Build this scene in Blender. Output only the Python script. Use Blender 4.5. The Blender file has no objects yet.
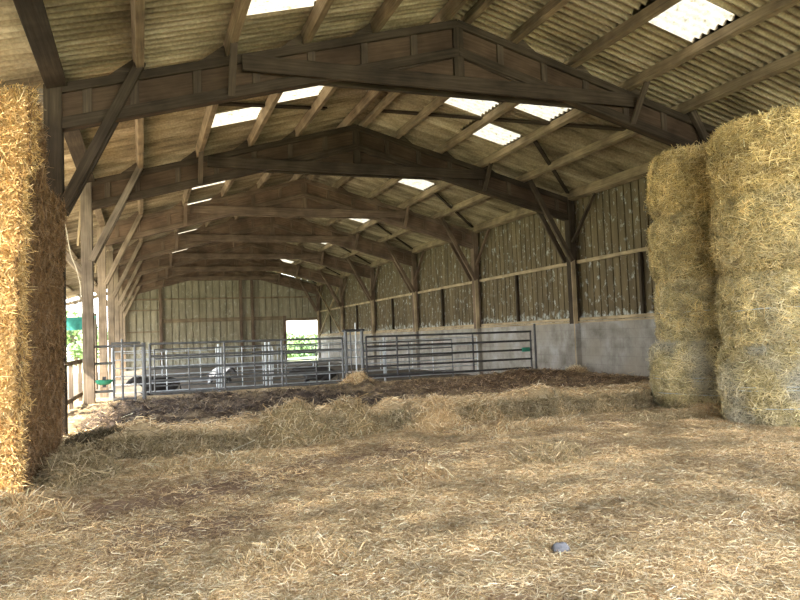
import bpy, math, random
import numpy as np
from mathutils import Vector, Matrix

C = bpy.context.scene.collection
rng = np.random.default_rng(7)
random.seed(7)

# ------------------------------------------------------------------ layout
S = 6.495
YF = [11.41 + S*i for i in range(7)]          # the seven timber frames
Y0, YE = -3.0, 50.62                           # open front edge of the roof, far gable
XL, XR, XA = -1.06, 12.22, 5.53                # open side posts, walled side posts, ridge
ZA, SL = 7.30, 0.271                           # rafter top at ridge, slope
XO = -4.8                                      # edge of the overhang
def ztop(x): return ZA - SL*abs(x-XA)
ORD = ['first', 'second', 'third', 'fourth', 'fifth', 'sixth', 'seventh']

# ------------------------------------------------------------------ noise
def _h(ix, iy, iz, seed):
    n = (ix.astype(np.int64)*374761393 + iy.astype(np.int64)*668265263 + iz.astype(np.int64)*2147483647 + seed*1274126177) & 0xffffffff
    n = ((n ^ (n >> 13))*1274126177) & 0xffffffff
    n = n ^ (n >> 16)
    return (n & 0xffff)/65535.0
def vnoise(x, y, z=None, seed=0):
    x = np.asarray(x, float); y = np.asarray(y, float)
    z = np.zeros_like(x) if z is None else np.asarray(z, float)
    ix, iy, iz = np.floor(x), np.floor(y), np.floor(z)
    fx, fy, fz = x-ix, y-iy, z-iz
    fx, fy, fz = [f*f*(3-2*f) for f in (fx, fy, fz)]
    r = 0
    for a in (0, 1):
        for b in (0, 1):
            for c in (0, 1):
                w = (fx if a else 1-fx)*(fy if b else 1-fy)*(fz if c else 1-fz)
                r = r + w*_h(ix+a, iy+b, iz+c, seed)
    return r
def fbm(x, y, z=None, seed=0, oct=4):
    s, a, t = 0, 1.0, 0
    for k in range(oct):
        s = s + a*vnoise(np.asarray(x)*2**k, np.asarray(y)*2**k, None if z is None else np.asarray(z)*2**k, seed+k*17)
        t += a; a *= .5
    return s/t
def sstep(a, b, x): 
    t = np.clip((x-a)/(b-a), 0, 1); return t*t*(3-2*t)

# ------------------------------------------------------------------ materials
def nt(name):
    m = bpy.data.materials.new(name); m.use_nodes = True
    t = m.node_tree; b = t.nodes['Principled BSDF']
    return m, t, b
def L(t, a, b): t.links.new(a, b)
def node(t, k, **kw):
    n = t.nodes.new(k)
    for a, v in kw.items():
        if a in n.inputs: n.inputs[a].default_value = v
        else: setattr(n, a, v)
    return n
def ramp(t, fac, stops):
    r = t.nodes.new('ShaderNodeValToRGB')
    while len(r.color_ramp.elements) < len(stops): r.color_ramp.elements.new(.5)
    for e, (p, c) in zip(r.color_ramp.elements, stops):
        e.position = p; e.color = (*c, 1)
    L(t, fac, r.inputs['Fac']); return r
def mix(t, fac, a, b, mode='MIX'):
    n = t.nodes.new('ShaderNodeMix'); n.data_type = 'RGBA'; n.blend_type = mode
    if isinstance(fac, (int, float)): n.inputs[0].default_value = fac
    else: L(t, fac, n.inputs[0])
    for s, i in ((a, 6), (b, 7)):
        if isinstance(s, tuple): n.inputs[i].default_value = (*s, 1)
        else: L(t, s, n.inputs[i])
    return n.outputs[2]
def bump(t, b, h, strength, dist=.01):
    n = node(t, 'ShaderNodeBump', Strength=strength, Distance=dist)
    L(t, h, n.inputs['Height']); L(t, n.outputs[0], b.inputs['Normal'])

def wood(name, dark, mid, light, rough=.85):
    m, t, b = nt(name)
    uv = node(t, 'ShaderNodeUVMap'); uv.uv_map = 'UVMap'
    mp = node(t, 'ShaderNodeMapping'); mp.inputs['Scale'].default_value = (1.3, 26, 1)
    L(t, uv.outputs[0], mp.inputs[0])
    n1 = node(t, 'ShaderNodeTexNoise', Scale=1.0, Detail=5.0, Roughness=.6); L(t, mp.outputs[0], n1.inputs['Vector'])
    n2 = node(t, 'ShaderNodeTexNoise', Scale=1.7, Detail=3.0); 
    g = node(t, 'ShaderNodeNewGeometry'); L(t, g.outputs['Position'], n2.inputs['Vector'])
    r = ramp(t, n1.outputs[0], [(.25, dark), (.5, mid), (.78, light)])
    r2 = ramp(t, n2.outputs[0], [(.35, (.62, .60, .58)), (.65, (1.12, 1.1, 1.05))])
    c = mix(t, 1.0, r.outputs[0], r2.outputs[0], 'MULTIPLY')
    L(t, c, b.inputs['Base Color']); b.inputs['Roughness'].default_value = rough
    b.inputs['Specular IOR Level'].default_value = .15
    bump(t, b, n1.outputs[0], .35, .01)
    return m
M = {}
M['beam'] = wood('dark_beam_wood', (.024, .018, .013), (.045, .034, .024), (.075, .057, .039))
M['web'] = wood('ply_web_wood', (.040, .027, .018), (.066, .044, .029), (.092, .064, .042))
M['batten'] = wood('batten_wood', (.038, .030, .022), (.068, .052, .038), (.105, .081, .058))
M['purlin'] = wood('purlin_wood', (.125, .097, .065), (.22, .17, .113), (.31, .245, .165))
M['post'] = wood('weathered_post_wood', (.09, .074, .06), (.165, .138, .11), (.25, .21, .17))
M['lit_russet'] = wood('lit_russet_beam_wood', (.085, .060, .044), (.15, .108, .078), (.22, .165, .12))  # lighter copy of the beam wood: side light painted into the rear frames
M['lit_russet_web'] = wood('lit_russet_ply_wood', (.10, .066, .046), (.16, .108, .076), (.22, .155, .11))
M['lit_pale_post'] = wood('lit_pale_post_wood', (.15, .12, .09), (.27, .215, .16), (.37, .30, .225))  # rear open-side posts, strong daylight put into their colour
M['girt'] = wood('pale_rail_wood', (.22, .17, .11), (.36, .29, .19), (.47, .39, .27))

def attr_mat(name, rough=.8, n_scale=14, amt=(.75, 1.2), trans=0.0):
    m, t, b = nt(name)
    a = node(t, 'ShaderNodeAttribute'); a.attribute_name = 'Col'
    g = node(t, 'ShaderNodeNewGeometry')
    n = node(t, 'ShaderNodeTexNoise', Scale=float(n_scale), Detail=6.0, Roughness=.7); L(t, g.outputs['Position'], n.inputs['Vector'])
    r = ramp(t, n.outputs[0], [(.3, (amt[0],)*3), (.7, (amt[1],)*3)])
    c = mix(t, 1.0, a.outputs['Color'], r.outputs[0], 'MULTIPLY')
    L(t, c, b.inputs['Base Color']); b.inputs['Roughness'].default_value = rough
    b.inputs['Specular IOR Level'].default_value = .12
    bump(t, b, n.outputs[0], .6, .03)
    return m
M['soil'] = attr_mat('trodden_straw_and_earth', .95, 26, (.62, 1.3))
M['bale'] = attr_mat('packed_hay', .95, 34, (.5, 1.3))
def strand_mat():
    m, t, b = nt('straw_strand')
    a = node(t, 'ShaderNodeAttribute'); a.attribute_name = 'Col'
    L(t, a.outputs['Color'], b.inputs['Base Color']); b.inputs['Roughness'].default_value = .6
    b.inputs['Specular IOR Level'].default_value = .25
    return m
M['strand'] = strand_mat()

def corr_mat(name, lo, mid, hi):
    m, t, b = nt(name)
    g = node(t, 'ShaderNodeNewGeometry')
    mp = node(t, 'ShaderNodeMapping'); mp.inputs['Scale'].default_value = (.6, 2.2, .6); L(t, g.outputs['Position'], mp.inputs[0])
    n = node(t, 'ShaderNodeTexNoise', Scale=1.0, Detail=7.0, Roughness=.65); L(t, mp.outputs[0], n.inputs['Vector'])
    n2 = node(t, 'ShaderNodeTexNoise', Scale=.55, Detail=3.0); L(t, g.outputs['Position'], n2.inputs['Vector'])
    n3 = node(t, 'ShaderNodeTexNoise', Scale=22.0, Detail=4.0); L(t, g.outputs['Position'], n3.inputs['Vector'])
    r = ramp(t, n.outputs[0], [(.34, lo), (.5, mid), (.68, hi)])
    r2 = ramp(t, n2.outputs[0], [(.35, (.72, .70, .66)), (.65, (1.12, 1.1, 1.0))])
    c = mix(t, 1.0, r.outputs[0], r2.outputs[0], 'MULTIPLY')
    r3 = ramp(t, n3.outputs[0], [(.35, (.8, .8, .8)), (.65, (1.1, 1.1, 1.1))])
    c = mix(t, 1.0, c, r3.outputs[0], 'MULTIPLY')
    L(t, c, b.inputs['Base Color']); b.inputs['Roughness'].default_value = .9
    b.inputs['Specular IOR Level'].default_value = .2
    return m
M['roof'] = corr_mat('dusty_fibre_cement', (.15, .122, .086), (.30, .25, .175), (.48, .42, .325))

def clad_mat(name, lo, mid, patch, pz):
    m, t, b = nt(name)
    g = node(t, 'ShaderNodeNewGeometry'); sx = node(t, 'ShaderNodeSeparateXYZ'); L(t, g.outputs['Position'], sx.inputs[0])
    mp = node(t, 'ShaderNodeMapping'); mp.inputs['Scale'].default_value = (4, 4, .7); L(t, g.outputs['Position'], mp.inputs[0])
    n = node(t, 'ShaderNodeTexNoise', Scale=1.0, Detail=6.0, Roughness=.6); L(t, mp.outputs[0], n.inputs['Vector'])
    c = ramp(t, n.outputs[0], [(.3, lo), (.7, mid)]).outputs[0]
    mp2 = node(t, 'ShaderNodeMapping'); mp2.inputs['Scale'].default_value = (4.6, 4.6, 3.6); L(t, g.outputs['Position'], mp2.inputs[0])
    n2 = node(t, 'ShaderNodeTexNoise', Scale=1.0, Detail=9.0, Roughness=.72); L(t, mp2.outputs[0], n2.inputs['Vector'])
    # flaking lime shows most low on the sheets
    zr = node(t, 'ShaderNodeMapRange'); zr.inputs['From Min'].default_value = pz[0]; zr.inputs['From Max'].default_value = pz[1]
    zr.inputs['To Min'].default_value = .17; zr.inputs['To Max'].default_value = 0.0
    L(t, sx.outputs['Z'], zr.inputs['Value'])
    ad = node(t, 'ShaderNodeMath', operation='ADD'); L(t, n2.outputs[0], ad.inputs[0]); L(t, zr.outputs[0], ad.inputs[1])
    k = ramp(t, ad.outputs[0], [(.56, (0, 0, 0)), (.66, (.85, .85, .85))])
    c = mix(t, k.outputs[0], c, patch)
    L(t, c, b.inputs['Base Color']); b.inputs['Roughness'].default_value = .8
    b.inputs['Specular IOR Level'].default_value = .2
    return m
M['clad'] = clad_mat('stained_wall_sheet', (.058, .044, .025), (.145, .112, .062), (.40, .43, .41), (1.75, 2.15))
M['gable'] = clad_mat('pale_gable_sheet', (.17, .15, .10), (.32, .285, .20), (.40, .40, .33), (.5, 2.2))

def concrete_mat():
    m, t, b = nt('cast_concrete_blocks')
    g = node(t, 'ShaderNodeNewGeometry')
    n = node(t, 'ShaderNodeTexNoise', Scale=1.6, Detail=8.0, Roughness=.65); L(t, g.outputs['Position'], n.inputs['Vector'])
    c = ramp(t, n.outputs[0], [(.3, (.14, .125, .105)), (.5, (.25, .235, .21)), (.7, (.36, .36, .355))]).outputs[0]
    sx = node(t, 'ShaderNodeSeparateXYZ'); L(t, g.outputs['Position'], sx.inputs[0])
    cb = node(t, 'ShaderNodeCombineXYZ'); L(t, sx.outputs['Y'], cb.inputs[0]); L(t, sx.outputs['Z'], cb.inputs[1])
    br = node(t, 'ShaderNodeTexBrick', Scale=1.0); L(t, cb.outputs[0], br.inputs['Vector'])
    br.inputs['Brick Width'].default_value = .5; br.inputs['Row Height'].default_value = .25; br.inputs['Mortar Size'].default_value = .008
    br.inputs['Color1'].default_value = (1, 1, 1, 1); br.inputs['Color2'].default_value = (.93, .93, .93, 1); br.inputs['Mortar'].default_value = (.72, .72, .72, 1)
    c = mix(t, .7, c, br.outputs['Color'], 'MULTIPLY')
    n2 = node(t, 'ShaderNodeTexNoise', Scale=.8, Detail=5.0); L(t, g.outputs['Position'], n2.inputs['Vector'])
    k = ramp(t, n2.outputs[0], [(.52, (0, 0, 0)), (.68, (.6, .6, .6))])
    c = mix(t, k.outputs[0], c, (.20, .165, .11))
    L(t, c, b.inputs['Base Color']); b.inputs['Roughness'].default_value = .9
    bump(t, b, n.outputs[0], .3, .02)
    return m
M['concrete'] = concrete_mat()

def plain(name, col, rough=.6, metal=0.0, var=.25, scale=6.0):
    m, t, b = nt(name)
    g = node(t, 'ShaderNodeNewGeometry')
    n = node(t, 'ShaderNodeTexNoise', Scale=scale, Detail=5.0); L(t, g.outputs['Position'], n.inputs['Vector'])
    r = ramp(t, n.outputs[0], [(.3, tuple(v*(1-var) for v in col)), (.7, tuple(min(1, v*(1+var)) for v in col))])
    L(t, r.outputs[0], b.inputs['Base Color']); b.inputs['Roughness'].default_value = rough; b.inputs['Metallic'].default_value = metal
    return m
M['pipe'] = plain('dull_galvanised_pipe', (.115, .122, .13), .5, .5)
M['pipe_dark'] = plain('dark_rusty_pipe', (.055, .055, .06), .55, .4)
M['pipe_light'] = plain('bright_galvanised_pipe', (.42, .46, .50), .45, .4)
M['green'] = plain('green_plastic', (.02, .22, .15), .5)
M['teal'] = plain('teal_windbreak_net', (.03, .20, .17), .9)
M['cable'] = plain('grey_cable', (.42, .38, .30), .6)
M['black_hide'] = plain('black_hide', (.018, .016, .016), .7)
M['rock'] = plain('grey_stone', (.17, .17, .185), .9, scale=12)
M['twine'] = plain('pale_net_wrap', (.40, .46, .48), .8)
M['leaf'] = plain('tree_leaf', (.24, .34, .15), .8, var=.5, scale=1.5)
M['bark'] = plain('tree_bark', (.12, .09, .06), .9)
M['meadow'] = plain('meadow_ground', (.36, .40, .20), .95, var=.3, scale=.6)
M['yard'] = plain('pale_yard_ground', (.60, .54, .40), .95, var=.15, scale=.8)
def patch_hide():
    m, t, b = nt('black_and_white_hide')
    g = node(t, 'ShaderNodeTexCoord')
    n = node(t, 'ShaderNodeTexNoise', Scale=2.0, Detail=1.0); L(t, g.outputs['Object'], n.inputs['Vector'])
    r = ramp(t, n.outputs[0], [(.47, (.62, .62, .62)), (.50, (.02, .018, .018))])
    L(t, r.outputs[0], b.inputs['Base Color']); b.inputs['Roughness'].default_value = .7
    return m
M['patch_hide'] = patch_hide()
def skylight_mat():
    m = bpy.data.materials.new('translucent_sheet'); m.use_nodes = True
    t = m.node_tree; t.nodes.clear()
    o = node(t, 'ShaderNodeOutputMaterial')
    g = node(t, 'ShaderNodeNewGeometry')
    n = node(t, 'ShaderNodeTexNoise', Scale=9.0, Detail=6.0, Roughness=.7); L(t, g.outputs['Position'], n.inputs['Vector'])
    c = ramp(t, n.outputs[0], [(.30, (.07, .05, .02)), (.42, (.15, .13, .09)), (.7, (.21, .187, .14))])
    tl = node(t, 'ShaderNodeBsdfTranslucent'); L(t, c.outputs[0], tl.inputs[0])
    tp = node(t, 'ShaderNodeBsdfTransparent'); L(t, c.outputs[0], tp.inputs[0])
    mx = node(t, 'ShaderNodeMixShader'); mx.inputs[0].default_value = .0
    L(t, tl.outputs[0], mx.inputs[1]); L(t, tp.outputs[0], mx.inputs[2]); L(t, mx.outputs[0], o.inputs[0])
    return m
M['skylight'] = skylight_mat()

# ------------------------------------------------------------------ mesh helpers
def tag(o, label=None, cat=None, group=None, kind=None):
    if label: o['label'] = label
    if cat: o['category'] = cat
    if group: o['group'] = group
    if kind: o['kind'] = kind
    return o
def empty(name, loc=(0, 0, 0)):
    o = bpy.data.objects.new(name, None); C.objects.link(o); o.location = loc
    o.empty_display_size = .2
    return o
def link(name, me, parent=None):
    o = bpy.data.objects.new(name, me); C.objects.link(o)
    if parent is not None:
        o.parent = parent
        o.location = -Vector(parent.location) if parent.type == 'EMPTY' else (0, 0, 0)
    return o
class MB:
    """collects solids in world coordinates, builds one mesh with a grain UV"""
    def __init__(s): s.v = []; s.f = []; s.uv = []
    def _face(s, idx, uvs): s.f.append(idx); s.uv.extend(uvs)
    def prism(s, pts, ext, udir=None):
        """closed prism: polygon pts (3D, ordered) swept by ext"""
        pts = [Vector(p) for p in pts]; e = Vector(ext); n = len(pts); b = len(s.v)
        s.v += [tuple(p) for p in pts] + [tuple(p+e) for p in pts]
        u = Vector(udir).normalized() if udir is not None else (pts[1]-pts[0]).normalized()
        nn = e.normalized(); w = nn.cross(u); o = random.random()*20; o2 = random.random()*20
        fuv = lambda p, q=0: (p.dot(u)+o, p.dot(w)+o2+q)
        s._face(tuple(range(b+n-1, b-1, -1)), [fuv(p) for p in reversed(pts)])
        s._face(tuple(range(b+n, b+2*n)), [fuv(p) for p in pts])
        for i in range(n):
            j = (i+1) % n; h = e.length; ed = pts[j]-pts[i]
            q = [pts[i], pts[j], pts[j]+e, pts[i]+e]
            if abs(ed.normalized().dot(u)) > .5: uvs = [(p.dot(u)+o, p.dot(nn)+o2+i) for p in q]
            elif abs(e.normalized().dot(u)) > .5: uvs = [(p.dot(u)+o, p.dot(ed.normalized())+o2+i) for p in q]
            else: uvs = [(p.dot(nn)+o, p.dot(w)+o2+i) for p in q]
            s._face((b+i, b+j, b+n+j, b+n+i), uvs)
        return s
    def beam(s, p0, p1, w, h, up=(0, 0, 1), ch=0.0):
        p0, p1 = Vector(p0), Vector(p1); d = (p1-p0).normalized(); up = Vector(up)
        side = d.cross(up).normalized(); u = side.cross(d).normalized()
        if ch > 0:
            a, b_ = w/2, h/2
            co = [(-a+ch, -b_), (a-ch, -b_), (a, -b_+ch), (a, b_-ch), (a-ch, b_), (-a+ch, b_), (-a, b_-ch), (-a, -b_+ch)]
        else: co = [(-w/2, -h/2), (w/2, -h/2), (w/2, h/2), (-w/2, h/2)]
        pts = [p0+side*x+u*y for x, y in co]
        b = len(s.v); n = len(pts); e = p1-p0
        s.v += [tuple(p) for p in pts]+[tuple(p+e) for p in pts]
        o = random.random()*20; o2 = random.random()*20; ln = e.length
        s._face(tuple(range(b+n-1, b-1, -1)), [(o+x*.05, o2+y) for x, y in reversed(co)])
        s._face(tuple(range(b+n, b+2*n)), [(o+x*.05, o2+y) for x, y in co])
        acc = 0
        for i in range(n):
            j = (i+1) % n; wd = (pts[j]-pts[i]).length
            s._face((b+i, b+j, b+n+j, b+n+i), [(o, o2+acc), (o, o2+acc+wd), (o+ln, o2+acc+wd), (o+ln, o2+acc)]); acc += wd
        return s
    def box(s, x0, x1, y0, y1, z0, z1):
        d = (x1-x0, y1-y0, z1-z0); k = d.index(max(d)); cx, cy, cz = (x0+x1)/2, (y0+y1)/2, (z0+z1)/2
        if k == 0: return s.beam((x0, cy, cz), (x1, cy, cz), d[1], d[2])
        if k == 1: return s.beam((cx, y0, cz), (cx, y1, cz), d[0], d[2])
        return s.beam((cx, cy, z0), (cx, cy, z1), d[0], d[1], up=(0, 1, 0))
    def tube(s, pts, r, n=8):
        pts = [Vector(p) for p in pts]; b = len(s.v)
        prev = None
        for i, p in enumerate(pts):
            d = (pts[min(i+1, len(pts)-1)]-pts[max(i-1, 0)]).normalized()
            a = Vector((0, 0, 1)) if abs(d.z) < .9 else Vector((1, 0, 0))
            x = d.cross(a).normalized() if prev is None else (prev-d*prev.dot(d)).normalized()
            prev = x; y = d.cross(x)
            for k in range(n):
                t = 2*math.pi*k/n; s.v.append(tuple(p+x*math.cos(t)*r+y*math.sin(t)*r))
        for i in range(len(pts)-1):
            for k in range(n):
                q = (b+i*n+k, b+i*n+(k+1) % n, b+(i+1)*n+(k+1) % n, b+(i+1)*n+k)
                s._face(q, [(0, 0), (0, .1), (.1, .1), (.1, 0)])
        s._face(tuple(b+k for k in range(n-1, -1, -1)), [(0, 0)]*n)
        e = b+(len(pts)-1)*n
        s._face(tuple(e+k for k in range(n)), [(0, 0)]*n)
        return s
    def build(s, name, mat, parent=None):
        me = bpy.data.meshes.new(name); me.from_pydata(s.v, [], s.f); me.update()
        uv = me.uv_layers.new(name='UVMap')
        uv.data.foreach_set('uv', [c for p in s.uv for c in p])
        me.materials.append(mat)
        return link(name, me, parent)

def np_mesh(name, V, Q, mats, col=None, smooth=None, mat_idx=None, parent=None):
    me = bpy.data.meshes.new(name)
    V = np.asarray(V, np.float32); Q = np.asarray(Q, np.int32)
    me.vertices.add(len(V)); me.vertices.foreach_set('co', V.ravel())
    me.loops.add(Q.size); me.loops.foreach_set('vertex_index', Q.ravel())
    me.polygons.add(len(Q)); me.polygons.foreach_set('loop_start', np.arange(0, Q.size, Q.shape[1], dtype=np.int32))
    try: me.polygons.foreach_set('loop_total', np.full(len(Q), Q.shape[1], np.int32))
    except Exception: pass
    if smooth is not None: me.polygons.foreach_set('use_smooth', np.broadcast_to(np.asarray(smooth, bool), len(Q)).copy())
    for m in mats: me.materials.append(m)
    if mat_idx is not None: me.polygons.foreach_set('material_index', np.asarray(mat_idx, np.int32))
    me.update(calc_edges=True)
    if col is not None:
        a = me.color_attributes.new('Col', 'FLOAT_COLOR', 'POINT')
        cc = np.ones((len(V), 4), np.float32); cc[:, :3] = col
        a.data.foreach_set('color', cc.ravel())
    if name is None: return me
    return link(name, me, parent)
def grid_quads(nu, nv, wrap=False):
    i = np.arange(nu-1)[:, None]; j = np.arange(nv if wrap else nv-1)[None, :]
    a = i*nv+j; b = i*nv+(j+1) % nv; c = (i+1)*nv+(j+1) % nv; d = (i+1)*nv+j
    return np.stack([a, b, c, d], -1).reshape(-1, 4)
def ribbons(P, D, Ln, W, N, bend=.15):
    """bent straw ribbons through points P along D, faces turned towards N (jittered)"""
    n = len(P); D = D/np.linalg.norm(D, axis=1, keepdims=True)
    N = N+rng.normal(0, .45, (n, 3))
    side = np.cross(D, N); side /= np.linalg.norm(side, axis=1, keepdims=True)+1e-9
    up = np.cross(side, D)
    Ln = np.asarray(Ln)[:, None]; W = np.asarray(W)[:, None]
    bd = rng.normal(0, bend, (n, 1))*Ln; bs = rng.normal(0, bend, (n, 1))*Ln
    A = P-D*Ln/2; B = P+up*bd*.5+side*bs*.5; E = P+D*Ln/2
    V = np.stack([A-side*W/2, A+side*W/2, B-side*W/2, B+side*W/2, E-side*W/2, E+side*W/2], 1).reshape(-1, 3)
    k = np.arange(n)[:, None]*6
    Q = np.concatenate([k+np.array([[0, 1, 3, 2]]), k+np.array([[2, 3, 5, 4]])], 0)
    return V, Q
def straw_cols(n, pal, jit=.12):
    pal = np.array(pal); c = pal[rng.integers(0, len(pal), n)]
    c = c*(1+rng.normal(0, jit, (n, 1)))
    return np.repeat(np.clip(c, .01, .95), 6, axis=0)
STRAW = [(.66, .49, .27), (.76, .60, .37), (.52, .36, .18), (.88, .77, .56), (.36, .24, .12), (.70, .52, .29), (.80, .66, .43), (.56, .41, .22)]
HAY = [(.46, .365, .20), (.57, .46, .28), (.30, .23, .12), (.70, .59, .40), (.46, .36, .21)]

# ------------------------------------------------------------------ ground, floor, bedding
np_mesh('ground', [(-90, -30, -.16), (110, -30, -.16), (110, 160, -.16), (-90, 160, -.16)], [(0, 1, 2, 3)], [M['meadow']])
tag(bpy.data.objects['ground'], 'sunlit meadow ground stretching away around the barn', 'ground', kind='structure')
np_mesh('ground_yard', [(-14, -12, -.12), (-1.6, -12, -.12), (-1.6, 60, -.12), (-14, 60, -.12)], [(0, 1, 2, 3)], [M['yard']])
tag(bpy.data.objects['ground_yard'], 'pale sunlit yard along the open side of the barn', 'ground', kind='structure')

def floor_h(x, y):
    return .07*(fbm(x*1.1, y*1.1, seed=3)-.5)+.035*(fbm(x*5, y*5, seed=9, oct=3)-.5) - .10*sstep(21, 24, y)
def dirt_mask(x, y):
    """1 where the floor is bare trodden earth"""
    a = sstep(.50, .66, fbm(x*.55+3.1, y*.9+1.7, seed=21))
    b = np.exp(-(((x-.1)/1.0)**2+((y-7.7)/.75)**2))*.9
    c = np.exp(-(((x-3.3)/2.6)**2+((y-9.1)/.55)**2))*.8
    d = np.exp(-(((x-.5)/.8)**2+((y-6.2)/.35)**2))*.7
    e = np.exp(-(((x-7.4)/1.6)**2+((y-9.6)/.5)**2))*.7
    return np.clip(a*.55+b+c+d+e, 0, 1)
xs = np.concatenate([np.arange(-6.2, 12.31, .09)]); ys = np.concatenate([np.arange(-3, 3, .3), np.arange(3, 13, .075), np.arange(13, 26, .2), np.arange(26, 51, .8)])
X, Y = np.meshgrid(xs, ys, indexing='ij')
Z = floor_h(X, Y)
dm = dirt_mask(X, Y)[..., None]
nv = fbm(X*2.3, Y*2.3, seed=31)[..., None]
col = (np.array([.36, .235, .125])*(1-nv)+np.array([.56, .41, .24])*nv)
dirt = np.array([.20, .13, .09])*(1-nv)+np.array([.36, .26, .19])*nv
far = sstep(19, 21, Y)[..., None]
col = col*(1-dm)+dirt*dm
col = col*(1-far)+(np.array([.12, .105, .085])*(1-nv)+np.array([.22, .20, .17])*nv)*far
np_mesh('floor', np.stack([X, Y, Z], -1).reshape(-1, 3), grid_quads(len(xs), len(ys))[:, ::-1], [M['soil']], col.reshape(-1, 3), True)
tag(bpy.data.objects['floor'], 'straw-strewn earth floor of the open barn', 'floor', kind='structure')

LEDGE = np.array([(-3.4, 10.6), (-.9, 10.5), (-.2, 10.25), (.75, 10.15), (1.5, 10.3), (2.2, 10.25), (3.0, 10.55), (3.9, 10.7), (4.8, 10.75), (5.9, 11.05), (7.0, 11.0), (7.9, 10.9), (8.8, 10.75), (9.4, 11.4), (12.3, 11.6)])
def ledge_y(x): return np.interp(x, LEDGE[:, 0], LEDGE[:, 1])+.62*(fbm(x*1.25, x*0+.5, seed=41, oct=2)-.5)+.22*(fbm(x*5.0, x*0+.5, seed=42, oct=2)-.5)
def manure_mask(x, y):
    a = np.exp(-(np.abs((x-1.6)/2.9)**6+np.abs((y-14.8)/3.0)**6))
    b = .85*np.exp(-(np.abs((x-8.3)/4.0)**4+np.abs((y-15.6)/2.6)**4))
    return np.clip((a+b)*(-.1+2.5*fbm(x*1.3, y*1.3, seed=51)), 0, 1)*sstep(.35, 1.3, y-ledge_y(x)-.25), a
def bed_top(x, y):
    mm, a = manure_mask(x, y)
    h = .25+.10*(fbm(x*.8, y*.8, seed=61)-.5)+.05*(fbm(x*3, y*3, seed=62)-.5)
    h = h+mm*.26*(fbm(x*4.2, y*4.2, seed=63)-.45)+mm*.16*(fbm(x*9, y*9, seed=64, oct=2)-.5)
    yl = ledge_y(x); t = (y-yl)
    lip = np.exp(-((t-.42)/.40)**2)*(.62*np.clip(fbm(x*1.15, x*0+7, seed=65, oct=3)-.36, 0, 1)-.04)+.09*np.exp(-t/.6)*(fbm(x*3.2, y*3.2, seed=66, oct=3)-.5)
    h = h+lip
    h = h+.13*np.exp(-(((x-5.4)/.45)**2+((y-18.1)/.5)**2))+.12*np.exp(-(((x-10.2)/1.3)**2+((y-17.6)/.8)**2))
    h = h*(1-sstep(19.3, 21.0, y))-.1*sstep(19.3, 21.0, y)
    return h
us = np.arange(-3.2, 12.25, .06)
vs = np.concatenate([np.linspace(0, 1, 9)[:-1], 1+np.arange(0, 10.6, .075)])
XX, VV = np.meshgrid(us, vs, indexing='ij')
YL = ledge_y(XX)
face = np.clip(VV, 0, 1)
YY = np.where(VV < 1, YL+.05*face, YL+.05+(VV-1))
ZT = bed_top(XX, YY)
ztop_front = bed_top(XX, YL+.05)
ZZ = np.where(VV < 1, -.05+(ztop_front+.05)*face, ZT)
YY = YY+np.where(VV < 1, np.minimum(1, 6*(1-face))*(.16*(fbm(XX*5, ZZ*8, seed=71)-.5)+.07*(1-face)*face*4), 0)
mm, _ = manure_mask(XX, YY)
mm = mm[..., None]; nv = fbm(XX*2.6, YY*2.6, seed=73)[..., None]
col = np.array([.33, .245, .145])*(1-nv)+np.array([.56, .45, .28])*nv
brown = np.array([.028, .022, .020])*(1-nv)+np.array([.10, .074, .055])*nv
tan2 = np.array([.11, .072, .042])*(1-nv)+np.array([.22, .15, .09])*nv
wr = sstep(4.0, 7.5, XX)[..., None]
dk = brown*(1-wr)+tan2*wr
col = col*(1-mm)+dk*mm
fc = np.array([.10, .075, .045])*(1-nv)+np.array([.20, .16, .09])*nv
fm = (VV < 1)[..., None]
col = np.where(fm, fc, col)
np_mesh('straw_bedding', np.stack([XX, YY, ZZ], -1).reshape(-1, 3), grid_quads(len(us), len(vs))[:, ::-1], [M['soil']], col.reshape(-1, 3), True)
tag(bpy.data.objects['straw_bedding'], 'raised deep litter of straw and dung with a ragged front ledge', 'bedding', kind='stuff')

def strew(name, P, D, Ln, W, Nn, cols, label, cat='straw', bend=.15):
    V, Q = ribbons(P, D, Ln, W, Nn, bend)
    o = np_mesh(name, V, Q, [M['strand']], cols, False)
    tag(o, label, cat, kind='stuff'); return o
def flat_dirs(n, lift=.12):
    a = rng.uniform(0, 2*np.pi, n)
    return np.stack([np.cos(a), np.sin(a), rng.normal(0, lift, n)], 1)
UP = np.array([[0, 0, 1.0]])
# loose straw on the floor, denser towards the camera
def scatter_floor(n, y0, y1):
    y = rng.uniform(y0, y1, n)
    x = rng.uniform(-1.0, 1.0, n)*0+rng.uniform(-2.0, 12.1, n)
    keep = (y < ledge_y(x)+.1) & (rng.uniform(0, 1, n) < np.where((x < 1.1*y+1.6) & (x > -.17*y-.4), 1, .35))
    x, y = x[keep], y[keep]
    pr = (1-.78*dirt_mask(x, y))*(.35+1.2*np.clip(fbm(x*1.6, y*1.6, seed=81), .1, .8))
    k = rng.uniform(0, 1, len(x)) < pr
    return x[k], y[k]
x1, y1 = scatter_floor(540000, 2.4, 7.2); x2, y2 = scatter_floor(245000, 7.2, 11.3)
x = np.concatenate([x1, x2]); y = np.concatenate([y1, y2]); n = len(x)
P = np.stack([x, y, floor_h(x, y)+rng.uniform(.002, .022, n)], 1)
cl = straw_cols(n, STRAW, .16)*np.repeat((.30+1.35*fbm(x*2.3, y*2.3, seed=83))[:, None], 6, 0)
strew('loose_straw', P, flat_dirs(n, .22), rng.gamma(2.5, .019, n)+.02, rng.uniform(.0018, .0046, n)*(.7+.09*y), UP, cl, 'loose pale straw scattered over the earth floor')
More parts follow.
